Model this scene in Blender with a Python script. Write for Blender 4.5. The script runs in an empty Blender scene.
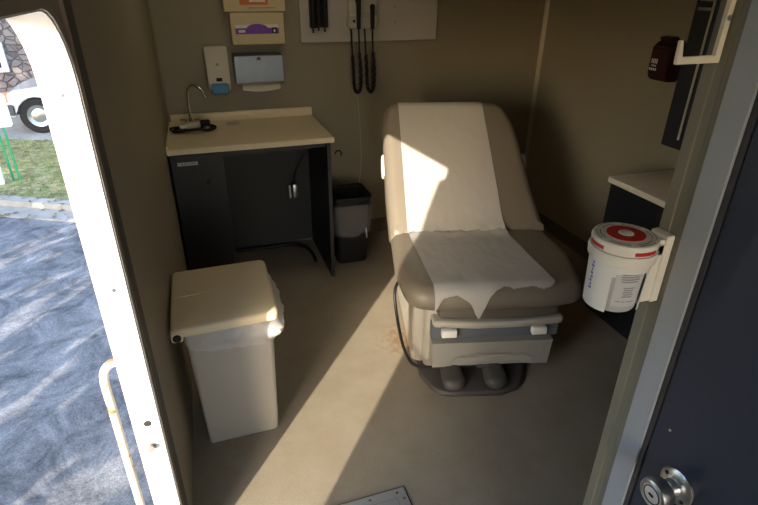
import bpy, bmesh, math, random
from mathutils import Vector, Matrix, noise
random.seed(7)
C = bpy.context.scene.collection
SC = bpy.context.scene
PI = math.pi
LAMP = 9.0

# ------------------------------------------------------------------ materials
def mat(name, col, rough=.6, metal=0., var=0., vscale=8., bump=0., bscale=60., spec=.5, col2=None, trans=0., alpha=1., coat=0., sheen=0.):
    m = bpy.data.materials.new(name); m.use_nodes = True
    nt = m.node_tree; b = nt.nodes['Principled BSDF']
    b.inputs['Base Color'].default_value = (*col, 1)
    b.inputs['Roughness'].default_value = rough
    b.inputs['Metallic'].default_value = metal
    b.inputs['Specular IOR Level'].default_value = spec
    if trans: b.inputs['Transmission Weight'].default_value = trans
    if coat: b.inputs['Coat Weight'].default_value = coat
    if sheen: b.inputs['Sheen Weight'].default_value = sheen
    b.inputs['Alpha'].default_value = alpha
    tc = nt.nodes.new('ShaderNodeTexCoord')
    if var or col2:
        n = nt.nodes.new('ShaderNodeTexNoise'); n.inputs['Scale'].default_value = vscale; n.inputs['Detail'].default_value = 6
        n.inputs['Roughness'].default_value = .65
        nt.links.new(tc.outputs['Object'], n.inputs['Vector'])
        r = nt.nodes.new('ShaderNodeValToRGB')
        r.color_ramp.elements[0].position = .3; r.color_ramp.elements[1].position = .7
        c2 = col2 or col
        r.color_ramp.elements[0].color = (*[c*(1-var) for c in col], 1)
        r.color_ramp.elements[1].color = (*[min(1, c*(1+var)) for c in c2], 1)
        nt.links.new(n.outputs['Fac'], r.inputs['Fac']); nt.links.new(r.outputs['Color'], b.inputs['Base Color'])
    if bump:
        n2 = nt.nodes.new('ShaderNodeTexNoise'); n2.inputs['Scale'].default_value = bscale; n2.inputs['Detail'].default_value = 4
        nt.links.new(tc.outputs['Object'], n2.inputs['Vector'])
        bp = nt.nodes.new('ShaderNodeBump'); bp.inputs['Strength'].default_value = bump; bp.inputs['Distance'].default_value = .01
        nt.links.new(n2.outputs['Fac'], bp.inputs['Height']); nt.links.new(bp.outputs['Normal'], b.inputs['Normal'])
    return m

def nodes(m): return m.node_tree, m.node_tree.nodes['Principled BSDF']

M = {}
M['wall'] = mat('wall_vinyl', (.27,.24,.175), .5, var=.04, vscale=3, bump=.05, bscale=150)
M['ceil'] = mat('ceiling_panel', (.60,.58,.52), .7)
M['base'] = mat('rubber_cove', (.10,.075,.05), .6)
M['seam'] = mat('corner_bead', (.33,.30,.22), .45)
M['white_enamel'] = mat('white_enamel', (.86,.87,.88), .35, var=.02, vscale=12)
M['dark_strip'] = mat('dark_strip', (.035,.035,.04), .5)
M['bronze'] = mat('bronze_edge', (.20,.15,.12), .35, .6)
M['rim'] = mat('grey_rim', (.30,.28,.26), .4, .3)
M['steel'] = mat('brushed_steel', (.55,.56,.58), .3, 1., var=.05, vscale=30)
M['satin_steel'] = mat('satin_steel', (.30,.35,.41), .5, 1., var=.05, vscale=30)
M['chrome'] = mat('chrome', (.75,.75,.76), .12, 1.)
M['dark_hole'] = mat('dark_hole', (.02,.02,.02), .8)
M['taupe'] = mat('taupe_upholstery', (.185,.158,.122), .42, var=.04, vscale=5, bump=.04, bscale=90)
M['taupe_dark'] = mat('taupe_footrest', (.115,.10,.085), .5)
M['cream'] = mat('cream_plastic', (.40,.375,.32), .4)
M['greige'] = mat('greige_drawer', (.29,.28,.25), .42)
M['slot'] = mat('slate_slot', (.11,.125,.14), .5)
M['pad'] = mat('dark_grey_base', (.065,.06,.055), .5)
M['white_plastic'] = mat('white_plastic', (.80,.79,.75), .35)
M['black_rubber'] = mat('black_rubber', (.012,.012,.013), .55, spec=.25)
M['laminate'] = mat('beige_laminate', (.80,.69,.49), .35, var=.03, vscale=25)
M['laminate_pale'] = mat('pale_laminate', (.84,.76,.64), .35, var=.03, vscale=25)
M['cab'] = mat('charcoal_cabinet', (.009,.011,.016), .45, var=.08, vscale=10)
M['cab_in'] = mat('charcoal_panel', (.026,.026,.027), .6)
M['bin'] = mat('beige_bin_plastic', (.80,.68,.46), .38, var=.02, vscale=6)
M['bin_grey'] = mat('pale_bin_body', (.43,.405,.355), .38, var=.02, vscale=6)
M['blue_door'] = mat('navy_door', (.011,.018,.045), .45, var=.06, vscale=4, bump=.05, bscale=200)
M['jamb_olive'] = mat('olive_jamb', (.215,.205,.155), .45, var=.04, vscale=6)
M['jamb_grey'] = mat('grey_casing', (.36,.39,.43), .4, var=.03, vscale=8)
M['grey_tub'] = mat('clear_grey_plastic', (.50,.50,.53), .3)
M['red'] = mat('red_plastic', (.55,.025,.02), .4)
M['off_white'] = mat('off_white_plastic', (.82,.78,.70), .4)
M['ink'] = mat('grey_print', (.28,.28,.30), .7)
M['violet_ink'] = mat('violet_print', (.25,.24,.45), .7)
M['label'] = mat('paper_label', (.60,.60,.62), .7)
M['card'] = mat('cream_cardboard', (.66,.56,.36), .7, var=.04, vscale=10)
M['orange_ink'] = mat('orange_print', (.65,.20,.06), .7)
M['purple_ink'] = mat('purple_print', (.20,.07,.48), .6)
M['white_ink'] = mat('white_print', (.8,.8,.78), .7)
M['soap'] = mat('soap_housing', (.56,.53,.46), .4)
M['blue_lever'] = mat('blue_lever', (.07,.27,.52), .35)
M['towel'] = mat('paper_towel', (.82,.77,.67), .9)
M['board'] = mat('grey_board', (.50,.47,.44), .55, var=.04, vscale=6)
M['wall_unit'] = mat('instrument_housing', (.55,.53,.45), .45)
M['maroon'] = mat('maroon_plastic', (.030,.006,.010), .45)
M['rail'] = mat('black_track', (.022,.026,.036), .5)
M['hook'] = mat('cream_metal', (.85,.78,.62), .4)
M['white_cord'] = mat('white_cord', (.42,.40,.33), .6)
M['hatch'] = mat('galvanised_plate', (.42,.44,.44), .4, .5, var=.06, vscale=15)
M['leafgreen'] = mat('green_post', (.02,.30,.12), .5)
M['sign'] = mat('white_sign', (.85,.87,.88), .5)
M['concrete'] = mat('concrete', (.42,.40,.36), .9, var=.15, vscale=3, bump=.3, bscale=40)
M['car'] = mat('white_car_paint', (.55,.57,.58), .25, coat=.5)
M['tyre'] = mat('tyre', (.025,.025,.028), .8, spec=.2)
M['glass'] = mat('dark_glass', (.03,.04,.05), .08)
M['grey_trim'] = mat('dark_bumper', (.07,.075,.08), .6)
M['amber'] = mat('amber_lens', (.6,.25,.12), .3)
M['adapter'] = mat('beige_adapter', (.55,.50,.40), .45)
M['rust_tube'] = mat('white_tube', (.82,.82,.80), .4)
M['bark'] = mat('bark', (.10,.07,.05), .9)
M['leaf'] = mat('tree_leaf', (.10,.14,.03), .7)

def rusty(m):
    nt, b = nodes(m)
    tc = nt.nodes.new('ShaderNodeTexCoord'); n = nt.nodes.new('ShaderNodeTexNoise'); n.inputs['Scale'].default_value = 22; n.inputs['Detail'].default_value = 3
    nt.links.new(tc.outputs['Object'], n.inputs['Vector'])
    r = nt.nodes.new('ShaderNodeValToRGB'); r.color_ramp.elements[0].position = .60; r.color_ramp.elements[1].position = .63
    r.color_ramp.elements[0].color = (.60,.60,.58,1); r.color_ramp.elements[1].color = (.42,.17,.07,1)
    nt.links.new(n.outputs['Fac'], r.inputs['Fac']); nt.links.new(r.outputs['Color'], b.inputs['Base Color'])
rusty(M['rust_tube'])

def paper_mat():
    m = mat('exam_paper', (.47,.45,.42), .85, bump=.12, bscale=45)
    nt, b = nodes(m)
    out = nt.nodes['Material Output']
    tr = nt.nodes.new('ShaderNodeBsdfTranslucent'); tr.inputs['Color'].default_value = (.6,.58,.54,1)
    mx = nt.nodes.new('ShaderNodeMixShader'); mx.inputs[0].default_value = .10
    nt.links.new(b.outputs[0], mx.inputs[1]); nt.links.new(tr.outputs[0], mx.inputs[2]); nt.links.new(mx.outputs[0], out.inputs['Surface'])
    return m
M['paper'] = paper_mat()

def film(name, col, a):
    m = mat(name, col, .35, alpha=a, bump=.3, bscale=40)
    nt, b = nodes(m)
    out = nt.nodes['Material Output']
    tr = nt.nodes.new('ShaderNodeBsdfTranslucent'); tr.inputs['Color'].default_value = (*col,1)
    tp = nt.nodes.new('ShaderNodeBsdfTransparent')
    m1 = nt.nodes.new('ShaderNodeMixShader'); m1.inputs[0].default_value = .4
    m2 = nt.nodes.new('ShaderNodeMixShader'); m2.inputs[0].default_value = a
    b.inputs['Alpha'].default_value = 1
    nt.links.new(b.outputs[0], m1.inputs[1]); nt.links.new(tr.outputs[0], m1.inputs[2])
    nt.links.new(tp.outputs[0], m2.inputs[1]); nt.links.new(m1.outputs[0], m2.inputs[2]); nt.links.new(m2.outputs[0], out.inputs['Surface'])
    return m
M['liner'] = film('white_liner_film', (.82,.81,.80), .72)
M['liner_clear'] = film('clear_liner_film', (.75,.75,.74), .24)

def floor_mat():
    m = mat('speckled_vinyl', (.38,.32,.24), .55)
    nt, b = nodes(m)
    geo = nt.nodes.new('ShaderNodeNewGeometry')
    n1 = nt.nodes.new('ShaderNodeTexNoise'); n1.inputs['Scale'].default_value = 260; n1.inputs['Detail'].default_value = 2
    n2 = nt.nodes.new('ShaderNodeTexNoise'); n2.inputs['Scale'].default_value = 5; n2.inputs['Detail'].default_value = 7; n2.inputs['Roughness'].default_value = .7
    for n in (n1, n2): nt.links.new(geo.outputs['Position'], n.inputs['Vector'])
    r1 = nt.nodes.new('ShaderNodeValToRGB'); r1.color_ramp.elements[0].position = .35; r1.color_ramp.elements[1].position = .65
    r1.color_ramp.elements[0].color = (.285,.243,.178,1); r1.color_ramp.elements[1].color = (.385,.335,.255,1)
    nt.links.new(n1.outputs['Fac'], r1.inputs['Fac'])
    r2 = nt.nodes.new('ShaderNodeValToRGB'); r2.color_ramp.elements[0].position = .3; r2.color_ramp.elements[1].position = .62
    r2.color_ramp.elements[0].color = (.84,.81,.76,1); r2.color_ramp.elements[1].color = (1,1,1,1)
    nt.links.new(n2.outputs['Fac'], r2.inputs['Fac'])
    mx = nt.nodes.new('ShaderNodeMix'); mx.data_type = 'RGBA'; mx.blend_type = 'MULTIPLY'; mx.inputs[0].default_value = 1
    nt.links.new(r1.outputs['Color'], mx.inputs[6]); nt.links.new(r2.outputs['Color'], mx.inputs[7])
    # rust-brown spill beside the table foot
    vd = nt.nodes.new('ShaderNodeVectorMath'); vd.operation = 'DISTANCE'; vd.inputs[1].default_value = (.865,2.13,0)
    nt.links.new(geo.outputs['Position'], vd.inputs[0])
    n3 = nt.nodes.new('ShaderNodeTexNoise'); n3.inputs['Scale'].default_value = 28; n3.inputs['Detail'].default_value = 6
    nt.links.new(geo.outputs['Position'], n3.inputs['Vector'])
    mr = nt.nodes.new('ShaderNodeMapRange'); mr.inputs[1].default_value = .05; mr.inputs[2].default_value = .19; mr.inputs[3].default_value = .22; mr.inputs[4].default_value = -.12
    nt.links.new(vd.outputs['Value'], mr.inputs[0])
    ad = nt.nodes.new('ShaderNodeMath'); ad.operation = 'ADD'; nt.links.new(mr.outputs[0], ad.inputs[0]); nt.links.new(n3.outputs['Fac'], ad.inputs[1])
    m4 = nt.nodes.new('ShaderNodeMapRange'); m4.inputs[1].default_value = .55; m4.inputs[2].default_value = .80; m4.inputs[3].default_value = 0; m4.inputs[4].default_value = .75
    nt.links.new(ad.outputs[0], m4.inputs[0])
    mx2 = nt.nodes.new('ShaderNodeMix'); mx2.data_type = 'RGBA'; mx2.inputs[7].default_value = (.24,.13,.05,1)
    nt.links.new(m4.outputs[0], mx2.inputs[0]); nt.links.new(mx.outputs[2], mx2.inputs[6])
    nt.links.new(mx2.outputs[2], b.inputs['Base Color'])
    bp = nt.nodes.new('ShaderNodeBump'); bp.inputs['Strength'].default_value = .08; bp.inputs['Distance'].default_value = .002
    nt.links.new(n1.outputs['Fac'], bp.inputs['Height']); nt.links.new(bp.outputs['Normal'], b.inputs['Normal'])
    return m
M['floor'] = floor_mat()

def asphalt_mat():
    m = mat('asphalt', (.4,.4,.42), .9)
    nt, b = nodes(m)
    geo = nt.nodes.new('ShaderNodeNewGeometry')
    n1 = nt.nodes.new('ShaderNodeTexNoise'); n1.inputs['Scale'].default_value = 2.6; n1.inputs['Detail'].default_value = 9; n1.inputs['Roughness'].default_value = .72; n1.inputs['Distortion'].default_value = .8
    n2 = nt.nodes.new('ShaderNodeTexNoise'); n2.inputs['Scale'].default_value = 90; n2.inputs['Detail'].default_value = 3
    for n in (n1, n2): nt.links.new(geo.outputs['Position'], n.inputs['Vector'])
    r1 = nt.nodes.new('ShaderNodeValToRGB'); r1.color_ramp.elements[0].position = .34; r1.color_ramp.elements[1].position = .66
    r1.color_ramp.elements[0].color = (.075,.08,.09,1); r1.color_ramp.elements[1].color = (.37,.37,.38,1)  # broad light and dark mottling imitates dappled tree shade on the paving
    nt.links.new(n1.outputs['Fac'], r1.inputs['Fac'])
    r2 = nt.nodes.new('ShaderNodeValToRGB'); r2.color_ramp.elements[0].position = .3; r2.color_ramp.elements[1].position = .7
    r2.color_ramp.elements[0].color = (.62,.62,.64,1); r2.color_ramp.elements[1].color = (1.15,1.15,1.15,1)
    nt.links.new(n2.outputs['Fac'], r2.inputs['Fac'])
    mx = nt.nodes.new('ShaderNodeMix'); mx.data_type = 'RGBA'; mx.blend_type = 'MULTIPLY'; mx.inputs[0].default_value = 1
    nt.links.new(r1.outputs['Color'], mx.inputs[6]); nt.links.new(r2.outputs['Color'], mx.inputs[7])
    nt.links.new(mx.outputs[2], b.inputs['Base Color'])
    bp = nt.nodes.new('ShaderNodeBump'); bp.inputs['Strength'].default_value = .4; bp.inputs['Distance'].default_value = .01
    nt.links.new(n2.outputs['Fac'], bp.inputs['Height']); nt.links.new(bp.outputs['Normal'], b.inputs['Normal'])
    return m
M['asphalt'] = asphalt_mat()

def grass_mat():
    m = mat('lawn', (.15,.22,.06), .95)
    nt, b = nodes(m)
    geo = nt.nodes.new('ShaderNodeNewGeometry')
    n1 = nt.nodes.new('ShaderNodeTexNoise'); n1.inputs['Scale'].default_value = 9; n1.inputs['Detail'].default_value = 8; n1.inputs['Roughness'].default_value = .75
    nt.links.new(geo.outputs['Position'], n1.inputs['Vector'])
    r1 = nt.nodes.new('ShaderNodeValToRGB'); e = r1.color_ramp.elements
    e[0].position = .34; e[0].color = (.13,.17,.06,1); e[1].position = .60; e[1].color = (.50,.42,.24,1)
    x = e.new(.47); x.color = (.28,.31,.11,1)
    nt.links.new(n1.outputs['Fac'], r1.inputs['Fac']); nt.links.new(r1.outputs['Color'], b.inputs['Base Color'])
    bp = nt.nodes.new('ShaderNodeBump'); bp.inputs['Strength'].default_value = .8; bp.inputs['Distance'].default_value = .03
    nt.links.new(n1.outputs['Fac'], bp.inputs['Height']); nt.links.new(bp.outputs['Normal'], b.inputs['Normal'])
    return m
M['grass'] = grass_mat()

def stone_mat():
    m = mat('fieldstone', (.3,.28,.3), .9)
    nt, b = nodes(m)
    tc = nt.nodes.new('ShaderNodeTexCoord')
    mp = nt.nodes.new('ShaderNodeMapping'); mp.inputs['Scale'].default_value = (5.2,5.2,6.8)
    nt.links.new(tc.outputs['Object'], mp.inputs['Vector'])
    v1 = nt.nodes.new('ShaderNodeTexVoronoi'); v1.feature = 'DISTANCE_TO_EDGE'; v1.inputs['Scale'].default_value = 1; v1.inputs['Randomness'].default_value = .75
    v2 = nt.nodes.new('ShaderNodeTexVoronoi'); v2.inputs['Scale'].default_value = 1; v2.inputs['Randomness'].default_value = .75
    n = nt.nodes.new('ShaderNodeTexNoise'); n.inputs['Scale'].default_value = 6; n.inputs['Detail'].default_value = 6
    for k in (v1, v2, n): nt.links.new(mp.outputs['Vector'], k.inputs['Vector'])
    r = nt.nodes.new('ShaderNodeValToRGB'); r.color_ramp.elements[0].position = .01; r.color_ramp.elements[1].position = .10
    r.color_ramp.elements[0].color = (.58,.56,.56,1); r.color_ramp.elements[1].color = (1,1,1,1)
    nt.links.new(v1.outputs['Distance'], r.inputs['Fac'])
    hs = nt.nodes.new('ShaderNodeSeparateColor'); nt.links.new(v2.outputs['Color'], hs.inputs[0])
    r2 = nt.nodes.new('ShaderNodeValToRGB'); r2.color_ramp.elements[0].color = (.13,.118,.125,1); r2.color_ramp.elements[1].color = (.23,.21,.215,1)
    nt.links.new(hs.outputs[0], r2.inputs['Fac'])
    mx = nt.nodes.new('ShaderNodeMix'); mx.data_type = 'RGBA'; mx.blend_type = 'MULTIPLY'; mx.inputs[0].default_value = 1
    nt.links.new(r2.outputs['Color'], mx.inputs[6]); nt.links.new(r.outputs['Color'], mx.inputs[7])
    nt.links.new(mx.outputs[2], b.inputs['Base Color'])
    bp = nt.nodes.new('ShaderNodeBump'); bp.inputs['Strength'].default_value = .9; bp.inputs['Distance'].default_value = .06
    nt.links.new(r.outputs['Color'], bp.inputs['Height']); nt.links.new(bp.outputs['Normal'], b.inputs['Normal'])
    return m
M['stone'] = stone_mat()

# ------------------------------------------------------------------ mesh helpers
def new(): return bmesh.new()

def obj(name, bm, m, parent=None, smooth=35, loc=None):
    me = bpy.data.meshes.new(name)
    bmesh.ops.recalc_face_normals(bm, faces=bm.faces[:])
    for f in bm.faces: f.smooth = True
    bm.to_mesh(me); bm.free()
    me.set_sharp_from_angle(angle=math.radians(smooth))
    me.materials.append(M[m] if isinstance(m, str) else m)
    o = bpy.data.objects.new(name, me); C.objects.link(o)
    if parent: o.parent = parent
    if loc: o.location = loc
    return o

def tag(o, label, cat, group=None, kind=None):
    o['label'] = label; o['category'] = cat
    if group: o['group'] = group
    if kind: o['kind'] = kind
    return o

def thing(name, label, cat, loc=(0,0,0), rotz=0, group=None):
    o = bpy.data.objects.new(name, None); C.objects.link(o)
    o.empty_display_size = .05
    o.location = loc; o.rotation_euler = (0,0,rotz)
    return tag(o, label, cat, group)

def struct(name, bm, m, parent=None, smooth=35):
    o = obj(name, bm, m, parent, smooth)
    if not parent: o['kind'] = 'structure'
    return o

def xf(bm, verts, mtx):
    if mtx is not None: bmesh.ops.transform(bm, matrix=mtx, verts=verts)

def box(bm, c, s, r=0, seg=3, mtx=None):
    g = bmesh.ops.create_cube(bm, size=1)
    vs = g['verts']
    bmesh.ops.scale(bm, vec=s, verts=vs)
    if r:
        es = list({e for v in vs for e in v.link_edges})
        q = bmesh.ops.bevel(bm, geom=es, offset=min(r, min(s)*.49), segments=seg, affect='EDGES', profile=.5)
        vs = list({v for f in q['faces'] for v in f.verts} | {v for v in vs if v.is_valid})
    bmesh.ops.translate(bm, vec=c, verts=vs)
    xf(bm, vs, mtx)
    return bm

def bb(bm, x0, x1, y0, y1, z0, z1, r=0, seg=3, mtx=None):
    return box(bm, ((x0+x1)/2,(y0+y1)/2,(z0+z1)/2), (x1-x0,y1-y0,z1-z0), r, seg, mtx)

def loft(bm, rings, closed=True, caps=True):
    R = [[bm.verts.new(p) for p in ring] for ring in rings]
    n = len(R[0])
    for a, b in zip(R, R[1:]):
        for i in range(n if closed else n-1):
            j = (i+1) % n
            bm.faces.new((a[i], a[j], b[j], b[i]))
    if caps and closed:
        bm.faces.new(R[0][::-1]); bm.faces.new(R[-1])
    return bm

def tube(bm, pts, r, n=10, caps=True):
    pts = [Vector(p) for p in pts]
    t0 = (pts[1]-pts[0]).normalized()
    a = Vector((0,0,1)) if abs(t0.z) < .9 else Vector((1,0,0))
    nx = t0.cross(a).normalized(); rings = []
    for i, p in enumerate(pts):
        if i == 0: t = pts[1]-pts[0]
        elif i == len(pts)-1: t = pts[-1]-pts[-2]
        else: t = (pts[i+1]-pts[i]).normalized()+(pts[i]-pts[i-1]).normalized()
        t = t.normalized()
        nx = (nx - t*nx.dot(t)).normalized(); ny = t.cross(nx)
        rr = r(i/(len(pts)-1)) if callable(r) else r
        rings.append([p+(nx*math.cos(k*2*PI/n)+ny*math.sin(k*2*PI/n))*rr for k in range(n)])
    return loft(bm, rings, caps=caps)

def spline(ctrl, k=8):
    P = [Vector(p) for p in ctrl]; P = [P[0]*2-P[1]]+P+[P[-1]*2-P[-2]]; out = []
    for i in range(1, len(P)-2):
        for s in range(k):
            t = s/k; a,b,c,d = P[i-1],P[i],P[i+1],P[i+2]
            out.append(.5*((2*b)+(c-a)*t+(2*a-5*b+4*c-d)*t*t+(3*b-a-3*c+d)*t**3))
    out.append(P[-2]); return out

def lathe(bm, prof, c=(0,0,0), n=32, mtx=None, caps=True):
    rings = [[Vector((c[0]+r*math.cos(k*2*PI/n), c[1]+r*math.sin(k*2*PI/n), c[2]+z)) for k in range(n)] for r, z in prof]
    if mtx is not None: rings = [[mtx @ p for p in r] for r in rings]
    return loft(bm, rings, caps=caps)

def axis_mtx(origin, direction):
    d = Vector(direction).normalized()
    q = Vector((0,0,1)).rotation_difference(d)
    return Matrix.Translation(origin) @ q.to_matrix().to_4x4()

def prism(bm, pts, vec, mtx=None):
    """pts: 3-D outline, extruded along vec"""
    pts = [Vector(p) for p in pts]; vec = Vector(vec)
    if mtx is not None:
        vec = mtx.to_3x3() @ vec; pts = [mtx @ p for p in pts]
    a = [bm.verts.new(p) for p in pts]; b = [bm.verts.new(p+vec) for p in pts]
    n = len(a)
    bm.faces.new(a[::-1]); bm.faces.new(b)
    for i in range(n): bm.faces.new((a[i], a[(i+1)%n], b[(i+1)%n], b[i]))
    return bm

def round_poly(pts, rad, seg=6):
    """round the corners of a 2-D polygon; rad may be a list"""
    out = []; n = len(pts)
    for i in range(n):
        p = Vector(pts[i]); a = Vector(pts[i-1]); b = Vector(pts[(i+1)%n])
        r = rad[i] if isinstance(rad, (list,tuple)) else rad
        u = (a-p).normalized(); v = (b-p).normalized()
        if r < 1e-6: out.append(tuple(p)); continue
        ang = u.angle(v); d = r/math.tan(ang/2)
        d = min(d, (a-p).length*.49, (b-p).length*.49); rr = d*math.tan(ang/2)
        c = p+(u+v).normalized()*(rr/math.sin(ang/2))
        s = p+u*d-c; e = p+v*d-c
        a0 = math.atan2(s.y, s.x); a1 = math.atan2(e.y, e.x); da = (a1-a0+PI)%(2*PI)-PI
        for k in range(seg+1):
            t = a0+da*k/seg; out.append((c.x+rr*math.cos(t), c.y+rr*math.sin(t)))
    return out

def dens(pts, step=.05):
    out = []
    n = len(pts)
    for i in range(n):
        a = Vector(pts[i]); b = Vector(pts[(i+1)%n]); k = max(1, int((b-a).length/step))
        for s in range(k): out.append(tuple(a+(b-a)*s/k))
    return out

def slab(bm, outline, z0, z1, r, seg=5, rb=None, crown=0., mtx=None, dz=None):
    """soft-edged cushion from a 2-D outline (counter-clockwise)"""
    n = len(outline); O = [Vector(p) for p in outline]
    N = []
    for i in range(n):
        t = (O[(i+1)%n]-O[i-1]).normalized(); N.append(Vector((t.y,-t.x)))
    rb = r if rb is None else rb
    prof = [(rb*(1-math.sin(k*PI/2/seg)), z0+rb*(1-math.cos(k*PI/2/seg))) for k in range(seg+1)]
    prof += [(r*(1-math.cos(k*PI/2/seg)), z1-r*(1-math.sin(k*PI/2/seg))) for k in range(seg+1)]
    rings = []
    for ins, z in prof:
        rings.append([Vector((O[i].x-N[i].x*ins, O[i].y-N[i].y*ins, z)) for i in range(n)])
    cx = sum(p.x for p in O)/n; cy = sum(p.y for p in O)/n
    top = rings[-1]
    for k in (.75, .45, .15):
        rings.append([Vector((cx+(p.x-cx)*k, cy+(p.y-cy)*k, p.z+crown*(1-k*k))) for p in top])
    if dz: rings = [[Vector((p.x,p.y,p.z+dz(p.x,p.y))) for p in R] for R in rings]
    if mtx is not None: rings = [[mtx @ p for p in R] for R in rings]
    return loft(bm, rings)

# ------------------------------------------------------------------ setting
XL0, XLS = -.175, .0187                       # left wall: x at the back corner, slope along the room
def xl(y): return XL0-XLS*(3.483-y)
XR, YB, HC = 2.42, 3.483, 2.15
Y0, Y1, ZT = .33, 1.21, 1.655                # entry doorway

struct('floor', bb(new(), -.29, XR+.06, -1.5, YB+.06, -.08, 0), 'floor')
struct('ceiling', bb(new(), -.29, XR+.06, -1.5, YB+.06, HC, HC+.06), 'ceil')
struct('wall_back', bb(new(), -.25, XR+.06, YB, YB+.06, 0, HC), 'wall')
struct('wall_right', bb(new(), XR, XR+.06, .59, YB, 0, HC), 'wall')
bm = new(); prism(bm, [(-.29,-1.5,0),(-.29,-1.5,HC),(.76,-1.5,HC),(.76,-1.5,0),(.62,-1.5,0),(.62,-1.5,1.95),(-.14,-1.5,1.95),(-.14,-1.5,0)], (0,.06,0))
struct('wall_rear', bm, 'wall')                # opening added behind the camera to let in fill daylight

# doorway outline in (y, z): near foot, rounded head, far foot
def door_outline(off=0., r=.15):
    y0, y1, zt = Y0+off, Y1-off, ZT-off
    r = r-off
    o = [(y0, 0)]
    o += [(y0+r-r*math.cos(k*PI/20), zt-r+r*math.sin(k*PI/20)) for k in range(11)]
    o += [(y1-r+r*math.sin(k*PI/20), zt-r+r*math.cos(k*PI/20)) for k in range(11)]
    o += [(y1, 0)]
    return o
WT = .062
bm = new()
pts = [(-1.44,0),(-1.44,HC),(YB,HC),(YB,0)]+door_outline()[::-1]
prism(bm, [(xl(y), y, z) for y, z in pts], (-WT,0,0))
struct('wall_left', bm, 'wall')

bm = new()                                     # white enamelled lining of the doorway
a = door_outline(); b = door_outline(.004)
R = []
for (y,z),(yy,zz) in zip(a,b):
    R.append([(xl(y)-WT-.004,yy,zz),(xl(y)+.001,yy,zz),(xl(y)+.001,y,z),(xl(y)-WT-.004,y,z)])
loft(bm, [[Vector(p) for p in r] for r in R])
lining = struct('door_1', bm, 'white_enamel'); lining['label'] = 'white enamelled lining of the entry doorway'
bm = new()                                     # grey inner rim following the opening
a = door_outline(0); b = door_outline(-.018)
loft(bm, [[Vector((xl(y)+.001,y,z)),Vector((xl(y)+.005,y,z)),Vector((xl(y)+.005,yy,max(zz,0))),Vector((xl(y)+.001,yy,max(zz,0)))] for (y,z),(yy,zz) in zip(a,b)])
obj('inner_rim', bm, 'rim', lining)
# strike bolt, key hole and screws on the far reveal
def reveal_pt(x, z): return (x, Y1-.004, z)
bm = new(); lathe(bm, [(.0005,0),(.008,.001),(.008,.012),(.011,.013),(.011,.017),(.0005,.018)], mtx=axis_mtx(reveal_pt(-.252,.545),(0,-1,0)), n=16)
lathe(bm, [(.014,0),(.014,.002),(.001,.003)], mtx=axis_mtx(reveal_pt(-.252,.545),(0,-1,0)), n=20)
obj('strike_bolt', bm, 'rim', lining)
obj('bolt_hole', lathe(new(), [(.010,0),(.010,.0012),(.001,.0014)], mtx=axis_mtx(reveal_pt(-.246,.626),(0,-1,0)), n=18), 'dark_hole', lining)
for sx, sz in ((-.247,1.496),(-.245,1.048)):
    obj('screw', lathe(new(), [(.006,0),(.005,.002),(.001,.0025)], mtx=axis_mtx(reveal_pt(sx,sz),(0,-1,0)), n=14), 'steel', lining)

struct('trim_1', prism(new(), [(xl(y),y,0) for y in (1.236,1.325)]+[(xl(y)+.003,y,0) for y in (1.325,1.236)], (0,0,HC)), 'dark_strip')
struct('trim_2', prism(new(), [(xl(y),y,0) for y in (1.229,1.236)]+[(xl(y)+.007,y,0) for y in (1.236,1.229)], (0,0,HC)), 'bronze')
# corner beads and coves
struct('trim_3', prism(new(), [(XR,YB,0),(XR-.022,YB,0),(XR-.014,YB-.010,0),(XR-.008,YB-.014,0),(XR,YB-.022,0)], (0,0,HC)), 'seam')
struct('trim_4', prism(new(), [(XL0,YB,0),(XL0+.012,YB,0),(XL0,YB-.012,0)], (0,0,HC)), 'seam')
struct('baseboard_back', prism(new(), [(.70,YB,0),(.70,YB-.018,0),(.70,YB-.008,.02),(.70,YB-.006,.095),(.70,YB,.1)], (XR-.70,0,0)), 'base')
struct('baseboard_right', prism(new(), [(XR,2.12,0),(XR-.018,2.12,0),(XR-.008,2.12,.02),(XR-.006,2.12,.095),(XR,2.12,.1)], (0,YB-2.12-.02,0)), 'base')

# partition stub with the olive jamb, the grey casing and the navy door beside the camera
struct('wall_partition', bb(new(), .70, XR, .50, .59, 0, HC), 'wall')
JX = .68
bm = new()
prism(bm, [(JX,.5465,0),(JX,.556,0),(JX+.0015,.558,0),(JX+.0015,.572,0),(JX,.574,0),(JX,.592,0),(.705,.592,0),(.705,.5465,0)], (0,0,HC))
struct('trim_5', bm, 'jamb_olive')
struct('trim_6', prism(new(), [(JX-.002,.5460,0),(JX-.001,.506,0),(.705,.506,0),(.705,.5460,0)], (0,0,HC)), 'jamb_grey')
struct('trim_7', bb(new(), .6845, .74, .4975, .5058, 0, HC), 'dark_strip')
struct('wall_side', bb(new(), .74, .80, -1.44, .50, 0, HC), 'wall')
bm = new(); bb(bm, .688, .738, -.36, .4970, .01, 2.03, .002, 1)
door = struct('door_2', bm, 'blue_door'); door['label'] = 'navy blue door with a steel knob beside the jamb'
struct('trim_8', bb(new(), .690, .74, -.44, -.365, 0, HC), 'jamb_grey')
struct('trim_9', bb(new(), .70, .74, -1.44, -.44, 0, HC), 'wall')
struct('trim_10', bb(new(), .700, .739, -.365, .4895, 2.035, HC), 'jamb_grey')
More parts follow.
